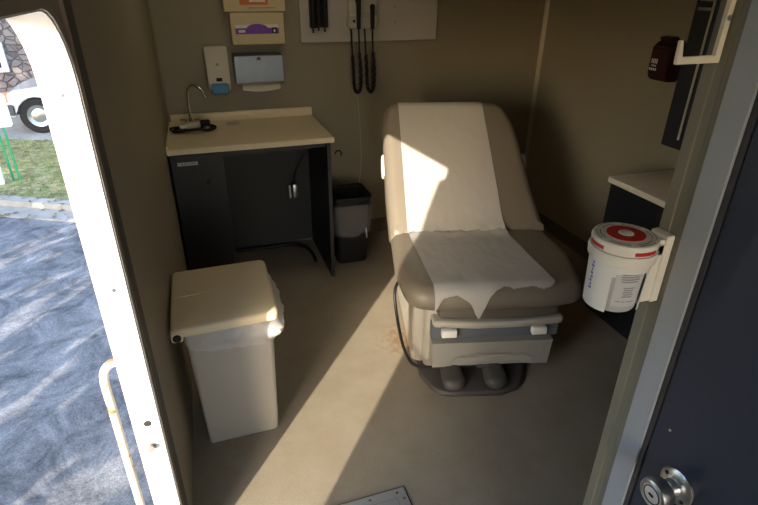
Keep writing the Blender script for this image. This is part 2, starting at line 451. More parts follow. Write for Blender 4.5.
# knob: rose, screws, neck, cylinder with keyway (axis -X)
KO = (.688, .424, .935)
mk = axis_mtx(KO, (-1,0,0))
obj('knob_rose', lathe(new(), [(.0335,0),(.0335,.003),(.031,.0055),(.022,.0075),(.017,.010)], mtx=mk, n=40), 'steel', door)
kb = obj('knob', lathe(new(), [(.016,.007),(.0155,.020),(.0175,.026),(.0255,.032),(.0272,.040),(.0272,.050),(.0258,.0545),(.023,.056),(.0195,.0545),(.0185,.0555),(.0005,.0565)], mtx=mk, n=40), 'steel', door)
obj('key_slot', box(new(), (0,0,0.0568), (.004,.009,.0012), mtx=mk), 'dark_hole', kb)
obj('lock_ring', lathe(new(), [(.0170,.0555),(.0170,.0562),(.0150,.0564),(.0150,.0556)], mtx=mk, n=32, caps=False), 'dark_hole', kb)
for dy, dz in ((.020,.014),(-.020,-.014)):
    obj('rose_screw', lathe(new(), [(.0042,0),(.0036,.0022),(.0005,.0026)], mtx=axis_mtx((KO[0]-.0058,KO[1]+dy,KO[2]+dz),(-1,0,0)), n=12), 'dark_hole', door)
obj('strike_mark', bb(new(), .6865,.6885,.466,.470,1.020,1.024), 'steel', door)

# hook of flat bar on the jamb
bm = new()
prism(bm, [(JX-.0005,.568,1.604),(JX-.0005,.568,1.80),(JX-.010,.568,1.80),(JX-.010,.568,1.613),(JX-.068,.568,1.612),(JX-.071,.568,1.634),(JX-.076,.568,1.634),(JX-.075,.568,1.604)], (0,.006,0))
bmesh.ops.bevel(bm, geom=bm.edges[:], offset=.001, segments=1, affect='EDGES')
h = tag(obj('wall_hook', bm, 'hook'), 'cream flat-bar metal hook fixed high on the olive jamb', 'hook')
obj('screw', lathe(new(), [(.004,0),(.003,.0015),(.0005,.002)], mtx=axis_mtx((JX-.005,.568,1.66),(0,-1,0)), n=12), 'steel', h)

# ------------------------------------------------------------------ counter on the back wall
cab = thing('sink_cabinet', 'charcoal cabinet with open knee space under the beige countertop', 'cabinet', (0,0,0))
obj('side_panel', bb(new(), .672,.694, 2.895,YB-.001, 0,.879, .001,1), 'cab', cab)
obj('back_panel', bb(new(), .10,.671, YB-.022,YB-.002, .02,.879), 'cab_in', cab)
obj('carcass', bb(new(), -.166,.098, 2.915,YB-.002, 0,.879), 'cab', cab)
obj('apron', bb(new(), .099,.671, 2.925,2.943, .845,.879), 'cab', cab)
cd = obj('door', bb(new(), -.172,.099, 2.895,2.9145, .02,.872, .002,1), 'cab', cab)
bm = new(); bb(bm, -.139,-.036, 2.8935,2.8950, .815,.833); obj('label_strip', bm, 'label', cd)
bm = new()
for k in range(7): bb(bm, -.134+k*.0135,-.126+k*.0135+(k%3)*.002, 2.8928,2.8936, .820,.829)
obj('print', bm, 'ink', cd)
obj('lock', lathe(new(), [(.014,0),(.014,.004),(.010,.006),(.001,.006)], mtx=axis_mtx((.005,2.895,.715),(0,-1,0)), n=20), 'black_rubber', cd)

bm = new()
prism(bm, [(xl(2.872)+.004,2.872,.88),(.712,2.872,.88),(.712,YB-.001,.88),(XL0+.004,YB-.001,.88)], (0,0,.03))
bmesh.ops.bevel(bm, geom=bm.edges[:], offset=.004, segments=2, affect='EDGES')
bb(bm, XL0+.013,.712, YB-.022,YB-.001, .905,.963, .004, 2)
prism(bm, [(xl(2.885)+.004,2.885,.905),(xl(2.885)+.016,2.885,.905),(XL0+.014,YB-.02,.905),(XL0+.003,YB-.02,.905)], (0,0,.02))
tag(obj('countertop', bm, 'laminate'), 'beige laminate countertop with a low backsplash on the charcoal cabinet', 'countertop')

# faucet
fx, fy = -.045, 3.405
fa = thing('faucet', 'slim chrome gooseneck faucet at the back corner of the beige countertop', 'faucet', (fx,fy,.91))
obj('base', lathe(new(), [(.024,0),(.024,.006),(.014,.012),(.011,.04),(.0005,.041)], n=24), 'chrome', fa)
sp = [(0,0,.03),(0,0,.10),(.004,-.003,.17),(.012,-.008,.21),(.035,-.02,.232),(.066,-.035,.226),(.092,-.048,.196),(.098,-.051,.178)]
obj('spout', tube(new(), spline(sp,6), .0085, 12), 'chrome', fa)
obj('nozzle', tube(new(), [(.094,-.049,.190),(.103,-.054,.165)], .009, 12), 'chrome', fa)
for s in (-1,1):
    hd = obj('handle', tube(new(), [(s*.028,-.004,0),(s*.028,-.004,.028)], .008, 12), 'chrome', fa)
    obj('lever', tube(new(), [(s*.022,-.004,.030),(s*.056,-.02,.038)], .0055, 10), 'chrome', hd)
# tangle in front of it
tg = thing('cable_tangle', 'dark coiled cable tangle with a beige adapter in front of the gooseneck faucet', 'cable', (-.035,3.245,.9115))
bm = new()
P = []
for k in range(150):
    t = k/149; a = t*2*PI*3.4
    P.append((.115*math.cos(a)*(1-.12*math.sin(2.3*a)), .052*math.sin(a)+.012*math.sin(1.7*a), .006+.012*t+.004*math.sin(3*a)))
tube(bm, P, .0055, 8); obj('cable', bm, 'black_rubber', tg)
bm = new(); box(bm, (-.005,-.002,.036), (.085,.052,.034), .008, 3, mtx=Matrix.Rotation(.25,4,'Z')); obj('adapter', bm, 'adapter', tg)
bm = new(); box(bm, (.062,.038,.038), (.055,.035,.03), .006, 3, mtx=Matrix.Rotation(-.2,4,'Z')); obj('plug', bm, 'black_rubber', tg)
bm = new(); box(bm, (-.065,.0,.035), (.03,.026,.02), .004, 2, mtx=Matrix.Rotation(.5,4,'Z')); obj('connector', bm, 'white_plastic', tg)
bm = new(); lathe(bm, [(.016,0),(.016,.006),(.010,.008),(.001,.008)], c=(.075,-.03,.022), n=18); obj('clip', bm, 'steel', tg)
# drain cap
tag(obj('drain_cap', lathe(new(), [(.040,0),(.040,.003),(.034,.0045),(.026,.0035),(.024,.002),(.0005,.002)], c=(.195,3.375,.9102), n=36), 'steel'),
    'round grey metal cap set into the beige countertop', 'cap')

# things on the back wall above the counter
def glove_box(name, label, x0, x1, z0, z1, prints):
    t = thing(name, label, 'box', ((x0+x1)/2, YB, z0), 0, 'glove boxes on the back wall')
    w = x1-x0; h = z1-z0
    obj('carton', bb(new(), -w/2,w/2, -.092,-.001, 0,h, .003, 1), 'card', t)
    for li, (nm, m_, shapes) in enumerate(prints):
        bm = new(); d = .0928+li*.0004
        for s in shapes:
            if s[0] == 'b': bb(bm, s[1],s[2],-d,-.0915, s[3],s[4])
            else:
                cx, cz, rx, rz = s[1:]
                prism(bm, [(cx+rx*math.cos(q*PI/12), -d-.0003, cz+rz*math.sin(q*PI/12)) for q in range(24)], (0,d-.0912,0))
        obj(nm, bm, m_, t)
    return t
glove_box('glove_box', 'upper cream glove box with orange print on the back wall', .222,.570,1.534,1.668,
    [('orange_panel','orange_ink',[('b',-.085,.075,.035,.075)]),('white_patch','white_ink',[('b',-.03,.06,.05,.095)]),('blue_patch','blue_lever',[('b',-.045,.0,.078,.10)]),('print','ink',[('b',-.04,.115,.017,.021)])])
glove_box('glove_box', 'lower cream glove box with a purple and white band above the towel dispenser', .250,.556,1.357,1.530,
    [('white_band','white_ink',[('b',-.128,.118,.062,.108)]),('purple_band','purple_ink',[('b',-.130,.120,.058,.090),('e',-.005,.086,.062,.026)]),
     ('purple_print','white_ink',[('b',-.112,-.075,.067,.080)]),('size_patch','dark_hole',[('b',.080,.108,.060,.092)]),('size_mark','white_ink',[('e',.094,.074,.006,.008)])])

sd = thing('soap_dispenser', 'cream soap dispenser with a blue push lever on the back wall', 'soap dispenser', (.148,YB,1.09))
bm = new()
O1 = [(-.066,.0),(.066,0),(.066,.255),(-.066,.255)]
prism(bm, [(-.064,-.001,.005),(-.064,-.075,.005),(-.064,-.108,.05),(-.064,-.105,.19),(-.064,-.080,.262),(-.064,-.001,.262)], (.128,0,0))
bmesh.ops.bevel(bm, geom=bm.edges[:], offset=.006, segments=2, affect='EDGES')
obj('housing', bm, 'soap', sd)
bm = new(); prism(bm, [(-.048,-.080,-.012),(-.048,-.116,.0),(-.048,-.120,.055),(-.048,-.104,.062),(-.048,-.08,.062)], (.096,0,0))
bmesh.ops.bevel(bm, geom=bm.edges[:], offset=.005, segments=2, affect='EDGES'); obj('lever', bm, 'blue_lever', sd)
obj('sight_window', bb(new(), -.016,.018, -.1092,-.103, .070,.090), 'dark_hole', sd)
obj('emblem', lathe(new(), [(.008,0),(.008,.001),(.0005,.0012)], mtx=axis_mtx((0,-.1066,.165),(0,-1,.02)), n=16), 'ink', sd)

td = thing('towel_dispenser', 'steel paper towel dispenser below the lower glove box', 'towel dispenser', (.388,YB,1.145))
bm = new(); prism(bm, [(-.141,-.001,0),(-.141,-.110,0),(-.141,-.112,.02),(-.141,-.105,.150),(-.141,-.095,.157),(-.141,-.001,.157)], (.282,0,0))
obj('cover', bm, 'satin_steel', td)
obj('lock', lathe(new(), [(.008,0),(.008,.003),(.001,.004)], mtx=axis_mtx((0,-.1062,.135),(0,-1,0)), n=16), 'dark_hole', td)
bm = new()
for s in (-1,1): tube(bm, [(s*.012,-.1065,.142),(s*.012,-.1075,.122)], .0022, 8)
obj('catch', bm, 'bronze', td)
obj('lower_lip', bb(new(), -.141,.141,-.113,-.10,-.012,-.001,.002,1), 'bronze', td)
bm = new()
rings = []
for k in range(13):
    x = -.108+k*.019; d = .012*math.sin(k*PI/12)
    rings.append([Vector((x,-.066,.0)),Vector((x,-.090,-.02)),Vector((x,-.094,-.045-d)),Vector((x,-.089,-.046-d)),Vector((x,-.082,-.02)),Vector((x,-.058,.0))])
loft(bm, rings); obj('paper_towel', bm, 'towel', td)

# instrument board
wb = thing('instrument_board', 'flat grey mounting board on the back wall above the exam table', 'board', (1.118,YB,1.352))
obj('panel', bb(new(), -.452,.455, -.022,-.001, 0,.62, .003,1), 'board', wb)
for hx, hz in ((.16,.11),(.158,.20)):
    obj('screw_hole', lathe(new(), [(.006,0),(.005,.0008),(.0005,.001)], mtx=axis_mtx((hx,-.022,hz),(0,-1,0)), n=12), 'ink', wb)
sh = thing('specula_dispenser', 'black tubed specula dispenser at the left of the grey board', 'dispenser', (.780,YB-.022,1.438))
for k, (x, r_, z0) in enumerate(((-.036,.019,.0),(-.002,.016,.012),(.037,.017,.004))):
    tb = obj('tube', tube(new(), [(x,-.026,z0+.0),(x,-.026,z0+.42)], r_, 16), 'black_rubber', sh)
    obj('tip', tube(new(), [(x-.005,-.026,z0+.001),(x-.005,-.026,z0-.028)], .0055, 10), 'black_rubber', tb)
obj('back_plate', bb(new(), -.058,.058,-.010,-.0005,.0,.42,.003,1), 'rail', sh)

tu = thing('instrument_wall_unit', 'pale wall transformer with two black corded handsets on the grey board', 'wall unit', (1.05,YB-.022,1.43))
bm = new(); slab(bm, dens(round_poly([(-.095,0),(.095,0),(.095,.072),(-.095,.072)],.022,5),.03), 0,.05,.012,3, rb=.002, mtx=Matrix.Rotation(PI/2,4,'X'))
slab(bm, dens(round_poly([(-.090,.085),(.095,.085),(.095,.170),(-.090,.170)],.022,5),.03), 0,.045,.012,3, rb=.002, mtx=Matrix.Rotation(PI/2,4,'X'))
bb(bm, -.085,.10,-.055,-.002,.068,.088,.005,2)
obj('housing', bm, 'wall_unit', tu)
obj('knob', lathe(new(), [(.009,0),(.008,.006),(.0005,.007)], mtx=axis_mtx((-.058,-.05,.045),(0,-1,0)), n=14), 'dark_hole', tu)
def wand(x, ztop):
    bm = new(); tube(bm, [(x,-.072,.0),(x,-.072,.06),(x,-.072,.10),(x,-.072,ztop)], lambda q: .0125+.003*q, 14); g = obj('handset', bm, 'black_rubber', tu)
    bm = new()
    if ztop > .13: tube(bm, [(x,-.060,ztop-.01),(x,-.094,ztop+.018)], lambda q: .019-.005*q, 14)
    else: lathe(bm, [(.013,0),(.016,.01),(.015,.025),(.004,.032)], c=(x,-.072,ztop-.005), n=16)
    obj('head', bm, 'black_rubber', g)
    bm = new(); P = []
    loop = spline([(x,-.072,.0),(x+.004,-.072,-.12),(x+.012,-.072,-.25),(x+.010,-.072,-.345),(x-.010,-.072,-.380),(x-.030,-.068,-.345),(x-.034,-.06,-.22),(x-.036,-.04,-.10),(x-.036,-.02,.01)], 30)
    L = len(loop)
    for i, p in enumerate(loop):
        f = i/(L-1); w = 1 if .14 < f < .82 else 0; a = i*1.9
        P.append(p+Vector((math.cos(a)*.004*w, math.sin(a)*.004*w, 0)))
    tube(bm, P, lambda f: .0095 if .14 < f < .82 else .0055, 7); obj('cord', bm, 'black_rubber', g)
wand(-.035, .165)
wand(.054, .115)

# thin white cord down the wall, wall ring and under-counter odds and ends
bm = new()
tube(bm, spline([(-.055,-.003,-.02),(-.050,.012,-.09),(-.038,.016,-.33),(-.015,.015,-.51),(-.005,.015,-.69),(0,.015,-.88),(-.03,.013,-1.13),(-.06,.0,-1.31)],6), .0035, 8)
obj('power_cord', bm, 'white_cord', tu)
bm = new(); tube(bm, spline([(.716,YB-.02,.60),(.77,YB-.008,.55),(.85,YB-.007,.48),(.92,YB-.01,.405),(.955,YB-.02,.36),(.97,YB-.03,.28)],5), .0025, 8)
tag(obj('extension_cord', bm, 'white_cord'), 'thin pale cord slanting from the cabinet side to behind the black wastebasket', 'cord')
bm = new()
tube(bm, [(.885+.022*math.cos(a*PI/8),YB-.006,.628+.022*math.sin(a*PI/8)) for a in range(-2,9)], .005, 8)
rg = tag(obj('cable_grommet', bm, 'black_rubber'), 'small dark cable grommet on the back wall beside the countertop', 'grommet')
obj('plate', lathe(new(), [(.024,0),(.024,.003),(.001,.004)], mtx=axis_mtx((.882,YB,.624),(0,-1,0)), n=20), 'wall', rg)

ha = thing('hanging_adapter', 'grey power adapter hanging by its cord in the knee space', 'adapter', (.548,3.40,.375))
obj('body', box(new(), (.008,0,.045), (.036,.03,.095), .006, 2), 'steel', ha)
obj('bracket', bb(new(), -.034,-.022,-.012,.012,.0,.085,.002,1), 'white_plastic', ha)
bm = new(); tube(bm, spline([(.008,0,.09),(.012,0,.15),(.05,.0,.24),(.115,0,.32),(.122,0,.40)],6), .0035, 8); obj('cord', bm, 'black_rubber', ha)
bm = new(); tube(bm, spline([(.105,3.43,.012),(.22,3.425,.012),(.36,3.42,.012),(.50,3.415,.012),(.585,3.36,.012),(.618,3.24,.012),(.616,3.11,.012)],8), .012, 10)
tag(obj('floor_cable', bm, 'black_rubber'), 'thick black cable lying on the floor of the knee space', 'cable')

# black wastebasket with its clear liner
wbk = thing('wastebasket', 'small black plastic wastebasket between the cabinet and the exam table', 'wastebasket', (.860,3.145,0))
def rrect(w, d, r): return dens(round_poly([(-w/2,-d/2),(w/2,-d/2),(w/2,d/2),(-w/2,d/2)], r, 5), .04)
def shell(bm, secs, th):
    """open tub: secs = [(w,d,z,r)] bottom to top"""
    outer = [[Vector((x,y,z)) for x,y in rrect(w,d,r)] for w,d,z,r in secs]
    inner = [[Vector((x,y,max(z,secs[0][2]+th))) for x,y in rrect(w-2*th,d-2*th,max(r-th,.005))] for w,d,z,r in secs[::-1]]
    n = min(len(o) for o in outer+inner)
    return loft(bm, [[R[int(i*len(R)/n)] for i in range(n)] for R in outer+inner])
bm = new(); shell(bm, [(.195,.20,0,.035),(.20,.205,.01,.035),(.245,.26,.455,.035),(.255,.27,.46,.035),(.255,.27,.475,.035)], .004)
obj('tub', bm, 'black_rubber', wbk)
bm = new()
rings = []
for k in range(7):
    t = k/6; z = .425-.19*t
    ring = []
    base = rrect(.262-.02*t, .277-.02*t, .04)
    for i, (x, y) in enumerate(base):
        a = math.atan2(y, x); q = .006*t*math.sin(a*9+k)+.004*math.sin(a*17)
        sc = 1+(.012+abs(q))*4*min(1,t*2)*.5
        ring.append(Vector((x*sc, y*sc, z+(.03*math.sin(a*1.0+.6)+.012*math.sin(a*5))*t)))
    rings.append(ring)
loft(bm, rings, caps=False)
lin = tag(obj('wastebasket_liner', bm, 'liner_clear', loc=(.860,3.145,0)), 'clear plastic liner folded over the rim of the black wastebasket', 'bin liner')
bm = new(); tube(bm, spline([(.075,-.138,.262),(.078,-.150,.23),(.082,-.145,.195)],5), lambda q: .006-.002*q, 8); obj('tail', bm, 'liner', lin)

# ------------------------------------------------------------------ beige pedal bin in front
bn = thing('trash_bin', 'tall beige lidded bin with a white liner beside the left wall', 'trash bin', (.001,1.865,0))
bm = new(); shell(bm, [(.276,.31,0,.012),(.282,.316,.006,.014),(.318,.385,.575,.022)], .004)
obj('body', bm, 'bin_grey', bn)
bm = new()
ol = dens(round_poly([(-.200,-.222),(.180,-.222),(.184,.212),(-.197,.222)], [.02,.03,.03,.02], 5), .04)
slab(bm, ol, .588, .622, .014, 4, rb=.004, crown=.006, dz=lambda x,y: .004*x/.18)
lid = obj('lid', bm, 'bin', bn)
bm = new(); bb(bm, -.199,-.158,-.226,.20,.566,.606,.010,3); obj('hinge_rail', bm, 'bin', lid)
bm = new(); lathe(bm, [(.0145,0),(.0145,.004),(.012,.0065),(.0005,.0065)], mtx=axis_mtx((-.178,-.226,.588),(0,-1,0)), n=24); obj('hinge_cap', bm, 'black_rubber', lid)
bm = new(); prism(bm, [(-.187,-.0100,.6215),(.02,.012,.6262),(.02,.0135,.6262),(-.187,-.0075,.6215)], (0,0,.0022)); obj('seam', bm, 'bin', lid)
for s in (-1,1):
    wz = obj('wheel', lathe(new(), [(.01,-.016),(.046,-.016),(.05,-.01),(.05,.01),(.046,.016),(.01,.016)], mtx=axis_mtx((s*.150,.075,.05),(1,0,0)), n=28), 'black_rubber', bn)
    obj('hub', lathe(new(), [(.014,-.018),(.014,.018)], mtx=axis_mtx((s*.150,.075,.05),(1,0,0)), n=16), 'grey_trim', wz)
bm = new(); rings = []
NB = 96
for k in range(9):
    t = k/8
    ring = []
    for i in range(NB):
        a = i*2*PI/NB
        # rounded-rectangle radius
        ca, sa = math.cos(a), math.sin(a)
        w_, d_ = .163, .196
        rad = (abs(ca/w_)**7+abs(sa/d_)**7)**(-1/7)
        n_ = noise.noise(Vector((ca*2.2, sa*2.2, k*.30+3)))
        bul = .022*math.sin(min(1,t*1.15)*PI)*(.6+.9*n_)+.004*math.sin(a*23+k)
        if ca > .3: bul += .034*math.sin(t*PI)*min(1,(ca-.3)*3)
        if ca < -.5 : bul *= .25
        rad += bul+.006
        ring.append(Vector((rad*ca, rad*sa, .590-.100*t+(.012*n_-.010*ca)*t)))
    rings.append(ring)
loft(bm, rings, caps=False)
tag(obj('bin_liner', bm, 'liner', loc=(.001,1.865,0)), 'white plastic bag bulging under the lid of the beige bin', 'bin liner')

# ------------------------------------------------------------------ exam table
TA = -.25; TO = (1.236,2.155,0)
tb = thing('exam_table', 'taupe upholstered exam table with raised back and cream base', 'exam table', TO, TA)
bm = new()
slab(bm, dens(round_poly([(-.31,-.42),(-.245,-.575),(.06,-.58),(.15,-.54),(.21,-.42),(.30,.45),(-.30,.45)], [.03,.10,.10,.08,.03,.05,.05],5),.05), .002,.035,.012,3)
for cx, w in ((-.165,.055),(.035,.055)):
    slab(bm, dens(round_poly([(cx-w,-.575),(cx+w,-.575),(cx+w*.8,-.36),(cx-w*.8,-.36)],.045,6),.04), .02,.085,.03,4, dz=lambda x,y: .10*max(0,(y+.575))*(1))
obj('floor_base', bm, 'pad', tb)
bm = new()
slab(bm, dens(round_poly([(-.285,-.40),(.285,-.40),(.285,.42),(-.285,.42)],.04,4),.06), .04,.45,.008,2)
obj('pedestal', bm, 'cream', tb)
bm = new()
slab(bm, dens(round_poly([(-.335,-.33),(-.27,-.36),(-.27,.40),(-.335,.38)],.03,4),.06), .035,.47,.01,2)
slab(bm, dens(round_poly([(.27,-.36),(.335,-.33),(.335,.38),(.27,.40)],.03,4),.06), .035,.47,.01,2)
obj('side_cover', bm, 'cream', tb)
# drawer with a curved hand recess
dr = None
bm = new()
W = .283; rings = []
for z in (.092,.095,.112,.126,.140,.152,.17,.20,.219,.222):
    ring = []
    for i in range(41):
        x = -W+2*W*i/40
        zc = .128+.030*math.sqrt(max(0,1-((x-.005)/.19)**2)) if abs(x-.005) < .19 else .128
        d = 0
        if abs(x-.005) < .19 and z < zc: d = .017*min(1,(zc-z)/.016)*(1 if z > .118 else .35)
        taper = .97+.03*(z-.095)/.16
        ring.append(Vector((x*taper, -.465+d-.0*z, z)))
    rings.append(ring+[Vector((W,-.40,z)),Vector((-W,-.40,z))])
loft(bm, rings)
dr = obj('drawer', bm, 'greige', tb)
obj('drawer_lip', bb(new(), -W,W,-.470,-.41,.2225,.230,.002,1), 'greige', dr)
bm = new(); bb(bm, -.285,.31,-.43,-.38,.231,.316); obj('stirrup_slot', bm, 'slot', tb)
for x in (-.205,.215):
    st = obj('stirrup', bb(new(), x-.035,x+.035,-.462,-.43,.252,.292,.006,2), 'white_plastic', tb)
obj('slot_catch', bb(new(), -.02,.02,-.436,-.43,.296,.304), 'black_rubber', tb)
bm = new()
slab(bm, dens(round_poly([(-.283,-.462),(-.10,-.485),(.12,-.485),(.318,-.462),(.318,-.36),(-.283,-.36)],[.02,.05,.05,.02,.01,.01],4),.04), .312,.348,.012,4)
obj('footrest_tray', bm, 'cream', tb)
bm = new()
slab(bm, dens(round_poly([(-.262,-.455),(-.10,-.472),(.12,-.472),(.300,-.455),(.300,-.30),(-.262,-.30)],[.03,.05,.05,.03,.01,.01],4),.04), .348,.425,.025,4)
obj('footrest_pad', bm, 'taupe_dark', tb)
# seat cushion
def seat_dz(x, y): return -.010*max(0,(-.35-y)/.27)**2
bm = new()
so = dens(round_poly([(-.395,-.572),(-.2,-.590),(.2,-.586),(.365,-.560),(.412,-.30),(.385,.06),(-.410,.06),(-.425,-.32)], [.11,.3,.3,.10,.2,.03,.03,.2],8),.04)
slab(bm, so, .468,.575,.056,7, rb=.045, crown=.004)
obj('seat', bm, 'taupe', tb)
# backrest, tilted about its foot
BT = math.radians(50)
mb = Matrix.Translation((-.012,-.015,.560)) @ Matrix.Rotation(BT,4,'X')
bm = new()
bo = dens(round_poly([(-.405,-.015),(.405,-.015),(.355,.22),(.298,.60),(.230,.745),(-.395,.745),(-.417,.60),(-.415,.2)], [.02,.02,.3,.25,.10,.09,.3,.3],8),.04)
slab(bm, bo, -.125,.012,.055,7, rb=.04, crown=.006, mtx=mb)
obj('backrest', bm, 'taupe', tb)
bm = new(); bb(bm, -.37,.24,.05,.66,-.150,-.126,.01,2,mtx=mb); obj('back_shell', bm, 'cream', tb)
bm = new()
prism(bm, round3 := [(p[0],p[1],-.105) for p in round_poly([(-.428,.345),(-.39,.345),(-.39,.460),(-.428,.460)],.012,4)], (0,0,.05), mtx=mb)
obj('paper_holder', bm, 'white_plastic', tb)
bm = new()
prism(bm, [(p[0],p[1],-.105) for p in round_poly([(.28,.375),(.350,.375),(.350,.455),(.28,.455)],.012,4)], (0,0,.05), mtx=mb)
obj('paper_holder', bm, 'white_plastic', tb)
for s in (-.34,.22):
    bm = new(); tube(bm, [(s,.50,.80),(s,.38,.42)], .02, 12); obj('back_strut', bm, 'steel', tb)
bm = new(); tube(bm, spline([(-.395,-.26,.46),(-.425,-.33,.42),(-.410,-.38,.28),(-.380,-.40,.15),(-.34,-.425,.085),(-.27,-.445,.078),(-.15,-.455,.085),(-.04,-.455,.085)],8), .0075, 10)
obj('control_cord', bm, 'black_rubber', tb)
obj('cord_plug', box(new(), (-.02,-.455,.085), (.045,.025,.018), .004, 2), 'grey_trim', tb)

for o_ in list(tb.children):
    if o_.name.split('.')[0] in ('drawer','stirrup_slot','stirrup','slot_catch','footrest_tray','footrest_pad'): o_.location.x = .02
# paper sheet lying on back and seat
def surf(u, L):
    """L > 0 down the seat from the crease, L < 0 up the back"""
    if L <= 0:
        s = -L
        smax = .690
        if s <= smax: p = mb @ Vector((0, s, .0185+.004*(1-((s-.36)/.36)**2)))
        else:
            a = min((s-smax)/.055, PI/2); p = mb @ Vector((0, smax+.058*math.sin(a), .0185-.058*(1-math.cos(a))-max(0,(s-smax)-.055*PI/2)))
        p.x = u; return p
    z = .583
    flat = .497
    y0 = -.03
    if L < flat: return Vector((u, y0-L, z))
    a = min((L-flat)/.066, PI/2)
    return Vector((u, y0-flat-.066*math.sin(a), z-.066*(1-math.cos(a))-max(0,L-flat-.066*PI/2)))
ends = [(0,.640),(.06,.575),(.12,.565),(.18,.56),(.24,.58),(.29,.60),(.33,.655),(.365,.680),(.40,.63),(.44,.575),(.50,.545),(.58,.525),(.64,.54),(.72,.535),(.80,.53),(.88,.545),(.95,.535),(1,.515)]
def endL(t):
    for (a,la),(b,lb) in zip(ends, ends[1:]):
        if a <= t <= b: return la+(lb-la)*(t-a)/(b-a)+.006*noise.noise(Vector((t*60,0,0)))
def edges_u(L):
    if L < 0:
        q = -L/.745
        return -.345*q-.332*(1-q), .102*q+.160*(1-q)
    q = min(1, L/.5)
    return -.332+.042*q, .160+.066*q
bm = new()
NS, NT = 64, 90
grid = []
for j in range(NT+1):
    row = []
    for i in range(NS+1):
        t = i/NS
        e = endL(t); q = j/NT
        L = -.80+(e+.80)*q
        ua, ub = edges_u(L)
        u = ua+(ub-ua)*t
        p = surf(u, L)
        lift = 0
        if -.12 < L < .10: lift = (.010+.012*max(0,(u-.02)/.14))*math.exp(-((L+.01)/.04)**2)*(1+.8*noise.noise(Vector((u*18,L*14,0))))
        lift += .0022*(1+noise.noise(Vector((u*9, L*9, 1))))+.0012*noise.noise(Vector((u*30,L*22,5)))
        if L > .30: lift += .010*((L-.30)/.35)**2*(1+noise.noise(Vector((u*12,L*10,2))))
        n_ = Vector((0,-math.sin(BT),math.cos(BT))) if L < 0 else (Vector((0,0,1)) if L < .525 else Vector((0,-.7,.7)))
        row.append(bm.verts.new(p+n_*lift))
    grid.append(row)
for a, b in zip(grid, grid[1:]):
    for i in range(NS): bm.faces.new((a[i],a[i+1],b[i+1],b[i]))
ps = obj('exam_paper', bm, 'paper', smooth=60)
ps.location = TO; ps.rotation_euler = (0,0,TA)
tag(ps, 'long strip of white exam paper with a torn end draped over the taupe table', 'paper')

# ------------------------------------------------------------------ right-hand side of the exam room
sc_ = thing('base_cabinet', 'near-black base cabinet against the right wall under a pale worktop', 'cabinet', (2.215,1.60,0))
obj('body', bb(new(), -.205,.20,-.48,.495,0,.769), 'cab', sc_)
for y0, y1 in ((-.478,.005),(.009,.492)):
    obj('door', bb(new(), -.224,-.206,y0,y1,.02,.765,.002,1), 'cab', sc_)
bm = new(); bb(bm, 1.985,XR-.001,1.105,2.112,.770,.802,.005,2)
tag(obj('worktop', bm, 'laminate_pale'), 'pale laminate worktop on the near-black cabinet by the right wall', 'worktop')

mh = thing('wall_pocket', 'dark maroon plastic holder with white print on the right wall', 'holder', (XR,2.330,1.236))
bm = new()
prism(bm, [(-.001,-.10,0),(-.075,-.10,0),(-.095,-.10,.03),(-.095,-.10,.165),(-.06,-.10,.195),(-.001,-.10,.20)], (0,.135,0))
bmesh.ops.bevel(bm, geom=bm.edges[:], offset=.008, segments=2, affect='EDGES'); obj('shell', bm, 'maroon', mh)
bm = new(); prism(bm, [(-.001,-.06,.195),(-.060,-.05,.190),(-.055,-.035,.212),(-.001,-.03,.216)], (0,.07,0)); obj('flap', bm, 'maroon', mh)
bm = new()
for k in range(4):
    bb(bm, -.0963,-.0948,-.024+k*.011,-.018+k*.011,.085,.108)
    bb(bm, -.0963,-.0948,-.026+k*.013,-.018+k*.013,.050,.062)
for k in range(3): bb(bm, -.0963,-.0948,-.020+k*.012,-.014+k*.012,.070,.078)
obj('print', bm, 'white_ink', mh)

rl = thing('wall_track', 'long black vertical track with a white strip on the right wall', 'wall track', (XR,2.10,.925))
obj('channel', bb(new(), -.075,-.001,-.075,.075,0,1.0,.004,1), 'rail', rl)
obj('strip', bb(new(), -.080,-.0752,-.036,-.025,.05,.98), 'wall_unit', rl)
for z in (.66,.70): obj('clamp', bb(new(), -.086,-.0752,-.038,.05,z,z+.014,.002,1), 'steel', rl)

# ------------------------------------------------------------------ sharps container on the jamb
SO = (.603,.580,1.232)
def arc_shell(bm, prof, a0, a1, th, n=20, mtx=None):
    rings = []
    for k in range(n+1):
        a = math.radians(a0+(a1-a0)*k/n); c, s = math.cos(a), math.sin(a)
        rings.append([Vector((r*c,r*s,z)) for r,z in prof]+[Vector(((r-th)*c,(r-th)*s,z)) for r,z in prof[::-1]])
    return loft(bm, rings)
sc = thing('sharps_container', 'white round sharps container with a red ring on its lid', 'sharps container', SO)
def br(z): return .0372+.0042*z/.10
obj('tub', lathe(new(), [(.0355,0),(br(.004),.003),(br(.10),.10),(br(.10),.106)], n=48), 'grey_tub', sc)
obj('lid', lathe(new(), [(.0430,.103),(.0478,.104),(.0484,.107),(.0484,.1125),(.0492,.113),(.0494,.1165),(.0480,.120),(.0450,.1212),(.0440,.1206),(.0432,.1212),(.0385,.1212),(.0378,.1206),(.0370,.1212),(.0310,.1212),(.0300,.1216),(.0010,.1216)], n=64), 'off_white', sc)
obj('red_ring', lathe(new(), [(.0285,.1210),(.0285,.1228),(.0118,.1232),(.0118,.1210)], n=64, caps=False), 'red', sc)
obj('lid_button', lathe(new(), [(.0115,.1212),(.0115,.1238),(.0095,.1248),(.0005,.1248)], n=40), 'off_white', sc)
for a0, a1 in ((150,192),(247,292),(20,60)):
    obj('red_band', arc_shell(new(), [(.0490,.1066),(.0490,.1126)], a0, a1, .002), 'red', sc)
bm = new()
